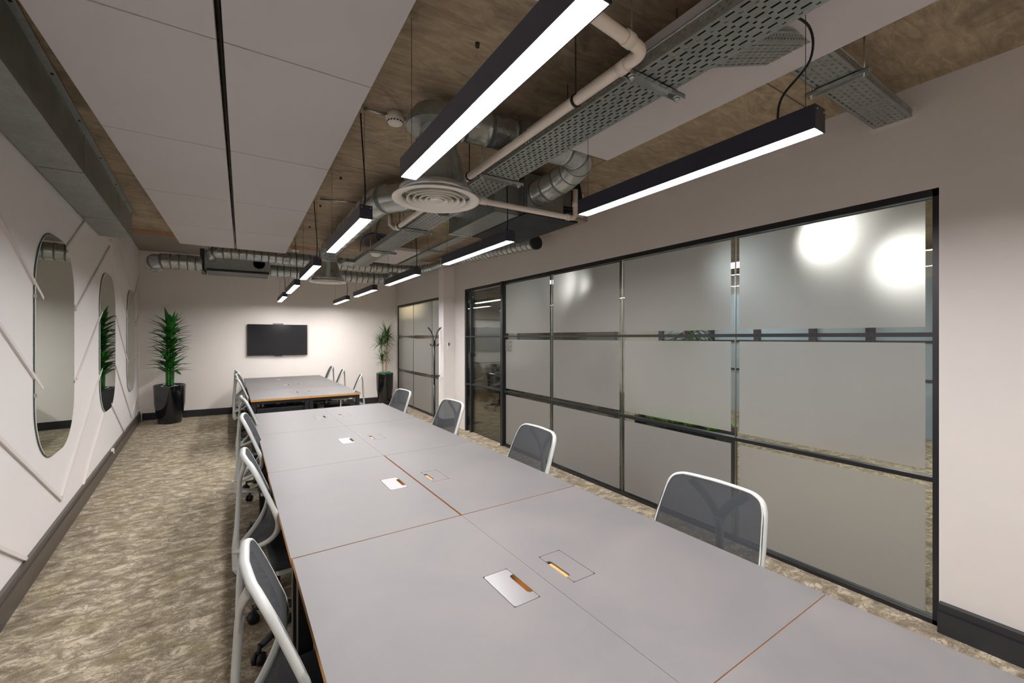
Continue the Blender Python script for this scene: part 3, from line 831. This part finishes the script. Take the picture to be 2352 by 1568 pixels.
def diffuser(x, y, z, R_, ztop, label, rv=.0):
    t = thing('air_diffuser', (x, y, z), label, 'air diffuser')
    k = R_/.25
    MB().lathe([(.205*k, .03), (.21*k, .012), (.25*k, .004), (.25*k, 0), (.245*k, -.002), (.2*k, .004), (.196*k, .03)], 56).build('rim', 'plastic_w', t)
    for i, r in enumerate((.17, .135, .1, .067)):
        MB().lathe([(r*k, -.002), (r*k, .001), ((r-.022)*k, .03), ((r-.025)*k, .03), ((r-.005)*k, -.002), (r*k, -.002)], 48).build('ring_vane', 'plastic_w', t)
    MB().lathe([(.001, -.003), (.036*k, -.003), (.038*k, 0), (.02*k, .03), (.001, .03)], 32).build('centre_disc', 'plastic_w', t)
    MB().box(-.2*k, .2*k, -.004, .004, .018, .03).box(-.004, .004, -.2*k, .2*k, .018, .03).build('spider', 'plastic_w', t)
    MB().lathe([(.2*k, .02), (.214*k, .022), (.214*k, .06), (.19*k, .07), (.135*k, .26), (.12*k, .28), (.12*k, ztop-z)], 40).build('cone_hood', 'galv', t)
    return t
diffuser(.95, 2.31, 2.365, .25, 2.7, 'large round white ceiling diffuser with a steel cone, nearest')
MB_ = MB
diffuser(1.035, 6.55, 2.365, .25, 2.7, 'smaller looking round diffuser with a steel cone at the far end')
t = thing('air_duct', (.95, 2.31, 2.7), 'round steel duct crossing above the tray from first diffuser to fan coil', 'air duct')
def rel(P, o): return [Vector(p)-Vector(o) for p in P]
m = MB(); spiral(m, rel([(.95, 2.31, 2.6), (.95, 2.31, 2.72), (1.0, 2.31, 2.81), (1.12, 2.30, 2.85), (1.3, 2.28, 2.85), (1.75, 2.24, 2.85)], (.95, 2.31, 2.7)), .1, .17, rib=.003)
m.build('spiral_duct', ['galv', 'seam'], t)
m = MB(); spiral(m, rel([(1.72, 2.245, 2.85), (1.93, 2.26, 2.86), (2.06, 2.33, 2.855), (2.11, 2.48, 2.83), (2.1, 2.68, 2.79), (2.08, 2.9, 2.77)], (.95, 2.31, 2.7)), .105, .13, rib=.003)
m.build('elbow', ['galv', 'seam'], t)
MB().lathe([(.17, -.0), (.17, .04), (.13, .1)], 40, at=(0, 0, .08)).lathe([(.001, 0), (.17, 0)], 40, at=(0, 0, .08)).build('plenum_cap', 'duct', t)
t = thing('air_duct', (1.04, 3.7, 2.8), 'large round steel duct running back to the far diffuser', 'air duct')
O_ = (1.04, 3.7, 2.8)
m = MB(); spiral(m, rel([(1.74, 3.6, 2.82), (1.4, 3.59, 2.81), (1.19, 3.64, 2.8), (1.07, 3.78, 2.8), (1.035, 4.0, 2.8), (1.035, 4.4, 2.8)], O_), .125, .24)
m.build('elbow', ['galv', 'seam'], t)
m = MB(); spiral(m, rel([(1.035, 4.38, 2.8), (1.035, 5.4, 2.8), (1.035, 6.2, 2.8), (1.035, 6.42, 2.79), (1.035, 6.53, 2.73), (1.035, 6.55, 2.6)], O_), .122, .3)
m.build('straight_duct', ['galv', 'seam'], t)
# rear ducts
def duct(label, pts, r, step=.1, extra=None, mt='galv'):
    t = thing('air_duct', pts[0], label, 'air duct')
    m = MB(); spiral(m, rel(pts, pts[0]), r, step); m.build('spiral_duct', [mt, 'seam'], t)
    return t
duct('upper spiral duct in front of the back wall, running right from the rear fan coil', [(-.38, 8.0, 2.83), (-.34, 7.92, 2.87), (-.2, 7.89, 2.88), (.3, 7.89, 2.88), (1.0, 7.89, 2.87), (1.85, 7.89, 2.87), (2.3, 7.89, 2.86)], .1)
duct('lower spiral duct in front of the back wall', [(.4, 8.3, 2.71), (1.2, 8.3, 2.71), (2.2, 8.3, 2.71), (2.42, 8.28, 2.74), (2.5, 8.15, 2.8)], .1)
duct('spiral duct with a big elbow at the far left corner', [(-1.12, 8.35, 2.68), (-1.11, 8.2, 2.69), (-1.04, 8.12, 2.7), (-.9, 8.1, 2.71), (-.52, 8.1, 2.71)], .115)
duct('spiral duct running along the right wall behind the pendant lamps', [(2.25, 7.9, 2.86), (2.55, 7.85, 2.86), (2.8, 7.6, 2.85), (2.9, 7.2, 2.84), (2.86, 6.6, 2.82), (2.86, 5.2, 2.74), (2.93, 4.1, 2.69)], .07)
tag(MB().sweep([(2.93, 4.098, 2.69), (2.932, 4.05, 2.688)], .078, 24).build('duct_end_cap', 'rubber'), 'black end cap of the spiral duct on the right wall', 'duct cap')
# rear fan coil unit
t = thing('fan_coil_unit', (-.05, 8.3, 2.6), 'long steel fan coil unit hanging in front of the back wall', 'air conditioning unit')
MB().box(-.44, .43, -.28, .28, .04, .32).build('casing', 'duct', t)
MB().box(-.42, .42, -.31, .27, 0, .035, bev=.008).build('drip_tray', 'black', t)
MB().box(-.5, -.445, -.25, .25, .0, .34).build('flange', 'dark', t)
MB().lathe([(.001, -.004), (.075, -.004), (.08, 0), (.085, .004)], 24, at=(.28, -.284, .17), mtx=Matrix.Rotation(PI/2, 3, 'X')).build('spigot', 'rubber', t)
for sx in (-.4, .4): MB().sweep([(sx, 0, .32), (sx, 0, H_BACK-2.6)], .004, 6).build('threaded_rod', 'galv', t)
# right fan coil unit
t = thing('fan_coil_unit', (2.23, 3.36, 2.6), 'steel fan coil unit with black underside hanging near the right wall', 'air conditioning unit')
MB().box(-.25, .27, -.43, .47, .004, .3).build('casing', 'duct', t)
MB().box(-.265, .285, -.5, .48, -.012, .002).build('underside', 'darksteel', t)
MB().box(-.5, -.255, -.38, .51, -.004, .28).build('plenum', 'duct', t)
MB().box(-.51, -.49, -.39, .52, .26, .275).box(-.51, .29, .48, .5, -.01, .29).build('flange', 'galv', t)
MB().box(-.25, .13, -.49, -.44, .02, .33, bev=.003).build('spigot_plate', 'duct', t)
MB().box(-.29, .11, -.53, -.49, -.005, .03).build('cover_strip', 'box_brown', t)
MB().box(.285, .44, -.46, -.05, .03, .3).build('terminal_box', 'box_brown', t)
for (x_, y_) in ((-.22, -.39), (.22, -.39), (-.22, .43), (.22, .43)): MB().sweep([(x_, y_, .29), (x_, y_, H_CEIL-2.6)], .004, 6).build('threaded_rod', 'galv', t)
m = MB()
for a, z in ((0, .0), (.06, .03)):
    m.sweep(bez([(.12, -.45, .08+z), (.2, -.53, .06+z), (.27-a*.6, -.55, .12+z), (.275-a*.6, -.54, .22), (.275-a*.6, -.5, .37)]), .02, 12)
m.build('insulated_pipe', 'rubber', t, smooth=True)
lb = MB().box(.300, .385, -.4625, -.4605, .06, .27).build('warning_label', 'label', t)
MB().poly([(.315, -.463, .15), (.37, -.463, .15), (.3425, -.463, .2)]).build('warning_triangle', 'yellow', lb)
m = MB()
for i in range(4): m.box(.315, .37, -.4632, -.4628, .08+.014*i, .086+.014*i)
m.build('label_lines', 'dark', lb)
# wall duct on the left
xe = lambda y: -.67-.0617*y
t = thing('rectangular_duct', (-.9, 2, 2.7), 'large rectangular steel duct boxed along the top of the left wall', 'air duct')
o0 = Vector((-.9, 2, 2.7))
for a, b in ((-2.5, 1.6), (1.6, 4.03), (4.042, 5.48), (5.492, 6.42)):
    m = MB(); m.prism([(LW(a)+.01-o0.x, a-o0.y), (xe(a)-o0.x, a-o0.y), (xe(b)-o0.x, b-o0.y), (LW(b)+.01-o0.x, b-o0.y)], 0, H_CEIL-2.7-.003)
    m.build('duct_section', 'duct', t)
for (f0, f1, z0, z1) in ((0, .028, H_CEIL-2.7-.012, H_CEIL-2.7-.004),):
    m = MB(); m.prism([(xe(-2.5)-o0.x, -2.5-o0.y), (xe(-2.5)+.035-o0.x, -2.5-o0.y), (xe(6.42)+.035-o0.x, 6.42-o0.y), (xe(6.42)-o0.x, 6.42-o0.y)], z0, z1)
    m.build('flange', 'tray', t)
m = MB()
for y in (-1, 0, 1, 2, 2.6, 3.2, 3.8, 4.5, 5.2, 5.8, 6.3): m.lathe([(.001, -.005), (.007, -.003), (.007, 0)], 8, at=(xe(y)+.017-o0.x, y-o0.y, H_CEIL-2.7-.0125))
m.build('screw', 'dark', t)

# ------------------------------------------------------------------ sensors, conduit, small ceiling things
t = thing('smoke_detector', (.811, 2.64, H_CEIL), 'white smoke detector on the concrete ceiling beside the conduit', 'smoke detector')
MB().lathe([(.001, 0), (.05, 0), (.05, -.028), (.05, -.03)], 32).build('base', 'plastic_w', t)
MB().lathe([(.055, -.03), (.056, -.05), (.045, -.066), (.03, -.072), (.001, -.072)], 32).build('sensor_head', 'plastic_w', t)
m = MB()
for i in range(16):
    a = 2*PI*i/16; m.box(.0485, .0515, -.006, .006, -.063, -.055, mtx=Matrix.Rotation(a, 4, 'Z'))
m.build('vent_slot', 'dark', t)
t = thing('smoke_detector', (.70, 7.42, H_CEIL), 'small white smoke detector on the ceiling edge at the back', 'smoke detector')
MB().lathe([(.001, 0), (.05, 0), (.05, -.03), (.055, -.03), (.05, -.06), (.001, -.068)], 24).build('sensor_head', 'plastic_w', t)
t = thing('motion_sensor', (1.385, 5.29, 2.606), 'round white sensor hanging under the main cable tray', 'sensor')
MB().lathe([(.001, 0), (.062, 0), (.064, -.012), (.05, -.026), (.03, -.04), (.001, -.042)], 32).build('body', 'plastic_w', t)
t = thing('conduit', (.62, 2.65, H_CEIL-.02), 'steel conduit across the ceiling through the smoke detector', 'conduit')
MB().sweep([(0, 0, 0), (.14, 0, 0)], .01, 10).build('tube', 'galv', t); MB().sweep([(.24, -.01, 0), (.62, -.02, 0)], .01, 10).build('tube', 'galv', t)
MB().sweep([(.13, 0, 0), (.16, 0, 0)], .014, 10).build('gland', 'galv', t)
t = thing('conduit', (.66, 4.62, H_CEIL-.02), 'thin steel conduit above the third left pendant lamp', 'conduit')
MB().sweep([(0, 0, 0), (.4, -.1, 0)], .009, 8).build('tube', 'galv', t)
for i, (pts, r, mt, lab) in enumerate([
        ([(1.33, 4.9, 2.67), (1.27, 4.85, 2.72), (1.22, 4.6, 2.78), (1.21, 4.3, 2.86), (1.21, 4.2, 2.97)], .008, 'cable', 'black cable looping out of the main tray at the far end'),
        ([(1.35, 4.6, 2.67), (1.26, 4.9, 2.75), (1.21, 5.1, 2.74), (1.25, 5.4, 2.68)], .007, 'cable_b', 'blue cable bundle beside the main tray'),
        ([(1.36, 4.75, 2.67), (1.27, 5.0, 2.78), (1.22, 5.3, 2.76), (1.27, 5.6, 2.67)], .006, 'cable', 'thin black cable beside the blue cable bundle')]):
    tag(MB().sweep(bez(pts), r, 8).build('loose_cable', mt), lab, 'cable')
t = thing('emergency_downlight', (1.27, 2.95, 2.52), 'small black sensor hanging behind the first round diffuser', 'sensor')
MB().lathe([(.001, -.03), (.04, -.03), (.055, 0), (.06, .02), (.001, .02)], 24).build('body', 'bezel', t); MB().sweep([(0, 0, .02), (.06, 0, .1)], .006, 6).build('stem', 'galv', t)
# anchors with hanging hooks in the slab
for i, (x_, y_) in enumerate([(.60, 2.62), (.73, 3.95), (.70, 4.9), (1.1, 5.2), (.95, 1.8), (.72, 5.9)]):
    tag(MB().lathe([(.001, -.02), (.009, -.02), (.012, 0)], 10, at=(x_, y_, H_CEIL)).build('ceiling_anchor', 'dark'), 'small steel anchor in the concrete ceiling, %s' % ['beside the smoke detector conduit', 'above the second left lamp', 'above the third left lamp', 'between far duct and tray', 'near the first diffuser', 'right of the raft end'][i], 'anchor')

# ------------------------------------------------------------------ mirrors
def rrect(a, b, r, k=14):
    pts = []
    for cx_, cy_, s in ((a-r, b-r, 0), (-a+r, b-r, 1), (-a+r, -b+r, 2), (a-r, -b+r, 3)):
        for i in range(k+1):
            an = PI/2*(s+i/k); pts.append((cx_+r*math.cos(an), cy_+r*math.sin(an)))
    return pts
for yc, s in ((4.62, 'nearest and largest'), (6.97, 'middle one, reflecting a plant'), (9.25, 'narrowest looking, beside the far corner')):
    t = thing('wall_mirror', (LW(yc), yc, 1.515), 'tall rounded frameless mirror on the left wall, '+s, 'mirror', 0, 'mirrors on the left wall')
    t.rotation_euler = (0, 0, math.atan2(wn.y, wn.x))
    P = rrect(.555, .825, .43)
    def pl_(name, sc, x0, x1, mt):
        m = MB(); q = [(p[0]*sc, p[1]*sc) for p in P]
        a = [m.b.verts.new((x1, p[0], p[1])) for p in q]; b = [m.b.verts.new((x0, p[0], p[1])) for p in q]
        m.b.faces.new(a); m.b.faces.new(list(reversed(b)))
        for i in range(len(q)): m.b.faces.new((a[i], b[i], b[(i+1) % len(q)], a[(i+1) % len(q)]))
        return m.build(name, mt, t)
    pl_('backing', 1.0, .002, .007, 'mirror_edge'); pl_('glass', .996, .0072, .012, 'mirror')
    for sy in (-1, 1):
        for zz in (-.33, .33): MB().box(.002, .016, sy*.555-.006, sy*.555+.006, zz-.012, zz+.012).build('clip', 'rim', t)

# ------------------------------------------------------------------ television
t = thing('television', (.65, BW(.65)-.02, 1.52), 'large black flat screen television mounted on the back wall', 'television', math.atan(-.04))
MB().box(-.565, .565, -.05, -.02, -.33, .33, bev=.004).build('casing', 'bezel', t)
MB().box(-.556, .556, -.0525, -.0505, -.318, .322).build('screen', 'screen', t)
MB().box(-.1, .1, -.054, -.03, .333, .35, bev=.003).build('camera_bar', 'bezel', t)
MB().box(-.08, .08, -.052, -.03, -.345, -.332).build('bottom_bar', 'bezel', t)
MB().box(-.2, .2, -.02, .012, -.2, .2).build('wall_bracket', 'dark', t)

# ------------------------------------------------------------------ coat stand, thermostat
t = thing('coat_stand', (2.835, 6.98, 0), 'slim black coat stand with curved hooks beside the white pillar', 'coat stand')
lean = Vector((.0, .0, 0))
MB().lathe([(.001, 0), (.125, 0), (.125, .012), (.03, .025), (.001, .03)], 36).build('base', 'black', t)
MB().sweep([(0, 0, .02), (0, 0, .75)], .02, 14).sweep([(0, 0, .75), (0, 0, 1.52)], .016, 14).build('pole', 'black', t)
for k in range(4):
    a = k*PI/2+.5; c, s = math.cos(a), math.sin(a)
    MB().sweep(bez([(c*.012, s*.012, 1.42), (c*.02, s*.02, 1.52), (c*.07, s*.07, 1.66), (c*.15, s*.15, 1.745)]), [(.012, .006)]*19, 8).build('hook', 'black', t)
    MB().sweep(bez([(c*.015, s*.015, 1.5), (c*.03, s*.03, 1.44), (c*.07, s*.07, 1.425), (c*.1, s*.1, 1.46)]), .006, 6).build('small_hook', 'black', t)
MB().sweep([(.09*math.cos(a_), .09*math.sin(a_), .9) for a_ in [2*PI*i/28 for i in range(28)]], (.011), 8, closed=True).sweep([(-.09, 0, .9), (.09, 0, .9)], .006, 6).build('umbrella_ring', 'black', t)
t = thing('thermostat', (3.075, 6.9, 1.43), 'white thermostat with small grey display on the pillar', 'thermostat')
MB().box(-.04, .04, -.022, 0, -.07, .065, bev=.004).build('case', 'plastic_w', t); MB().box(-.028, .012, -.0235, -.0225, -.005, .05).build('display', 'lens', t)
t = thing('cable_outlet', (LW(7.05)+.03, 7.05, .17), 'small white outlet with a stub on the left skirting', 'outlet')
MB().box(0, .02, -.03, .03, 0, .03).sweep([(.01, 0, .02), (.03, -.04, -.02)], .006, 6).build('plate', 'plastic_w', t)

# ------------------------------------------------------------------ potted plants
def pot(t, R_, r_, h, soil='soil'):
    prof = [(.001, 0), (r_*.96, 0), (r_, .01), (r_*1.06, h*.15), (R_*.95, h*.5), (R_*.985, h*.85), (R_, h*.96), (R_*.985, h*.99), (R_*.95, h), (R_*.92, h*.985), (R_*.9, h*.93)]
    m = MB(); seg = 48; rings = []
    for r, z in prof:
        ring = []
        for i in range(seg):
            a = 2*PI*i/seg; e = .38
            sq = (abs(math.cos(a))**(2/(2+e*6))*(1 if math.cos(a) > 0 else -1), abs(math.sin(a))**(2/(2+e*6))*(1 if math.sin(a) > 0 else -1))
            b = .3
            ring.append(m.b.verts.new((r*((1-b)*math.cos(a)+b*sq[0]), r*((1-b)*math.sin(a)+b*sq[1]), z)))
        rings.append(ring)
    for A, B in zip(rings, rings[1:]):
        for i in range(seg): m.b.faces.new((A[i], A[(i+1) % seg], B[(i+1) % seg], B[i])).smooth = True
    m.build('pot', 'pot', t)
    MB().lathe([(.001, h*.93), (R_*.93, h*.93)], 32).build('soil', soil, t)
t = thing('potted_corn_plant', (-1.13, 9.98, 0), 'broad-leaved dracaena in tall glossy black pot, far left corner', 'potted plant', .9)
pot(t, .225, .168, .71)
m = MB(); 
for i in range(7):
    a = 2*PI*i/7; m.sweep(bez([(.045*math.cos(a), .045*math.sin(a), .66), (.05*math.cos(a), .05*math.sin(a), 1.0), (.03*math.cos(a), .03*math.sin(a), 1.7)]), .016, 8)
m.build('stem', 'moss', t, smooth=True) if False else m.build('stem', 'leaf', t, smooth=True)
m = MB(); tot = 135
for i in range(tot):
    f_ = i/tot; z = .9+f_*.94; a = i*2.39996+random.uniform(-.3, .3)
    L_ = random.uniform(.25, .37); up = random.uniform(.2, .9) if f_ < .85 else random.uniform(.6, 1.4)
    strap_leaf(m, (.04*math.cos(a), .04*math.sin(a), z), (math.cos(a), math.sin(a), 0), up, L_, random.uniform(.034, .046), random.uniform(.2, .8))
m.build('foliage', 'leaf', t)
t = thing('potted_marginata', (2.80, 9.92, 0), 'spiky thin-leaved dracaena with canes in tall glossy black pot, right corner', 'potted plant', .5)
pot(t, .182, .13, .75)
m = MB()
for i in range(150):
    a, r = random.uniform(0, 2*PI), .17*random.random()**.5
    bmesh.ops.create_icosphere(m.b, subdivisions=1, radius=random.uniform(.012, .024), matrix=Matrix.Translation((r*math.cos(a), r*math.sin(a), .715+random.uniform(0, .04)+.02*(1-r/.17))))
tag(m.build('green_chips', 'gravel', t), kind='stuff')
for (bx, by, tx, ty, tz, n_, L_) in ((-.07, 0, -.09, .0, 1.05, 55, .27), (-.03, .03, -.08, .03, 1.42, 90, .34), (.0, -.04, .03, -.03, 1.62, 110, .36), (.05, .03, .07, .02, 1.1, 50, .27), (.02, .0, .06, .0, 1.45, 80, .32)):
    MB().sweep(bez([(bx, by, .68), ((bx+tx)/2+.01, (by+ty)/2, (.7+tz)/2), (tx, ty, tz)]), .014, 8).build('cane', 'stem', t, smooth=True)
    m = MB()
    for i in range(n_):
        a = i*2.39996; strap_leaf(m, (tx, ty, tz-.05+.12*i/n_), (math.cos(a), math.sin(a), 0), random.uniform(-.35, 1.35), L_*random.uniform(.75, 1.1), .0075, random.uniform(.3, .9), 4)
    m.build('foliage', 'leaf2', t)
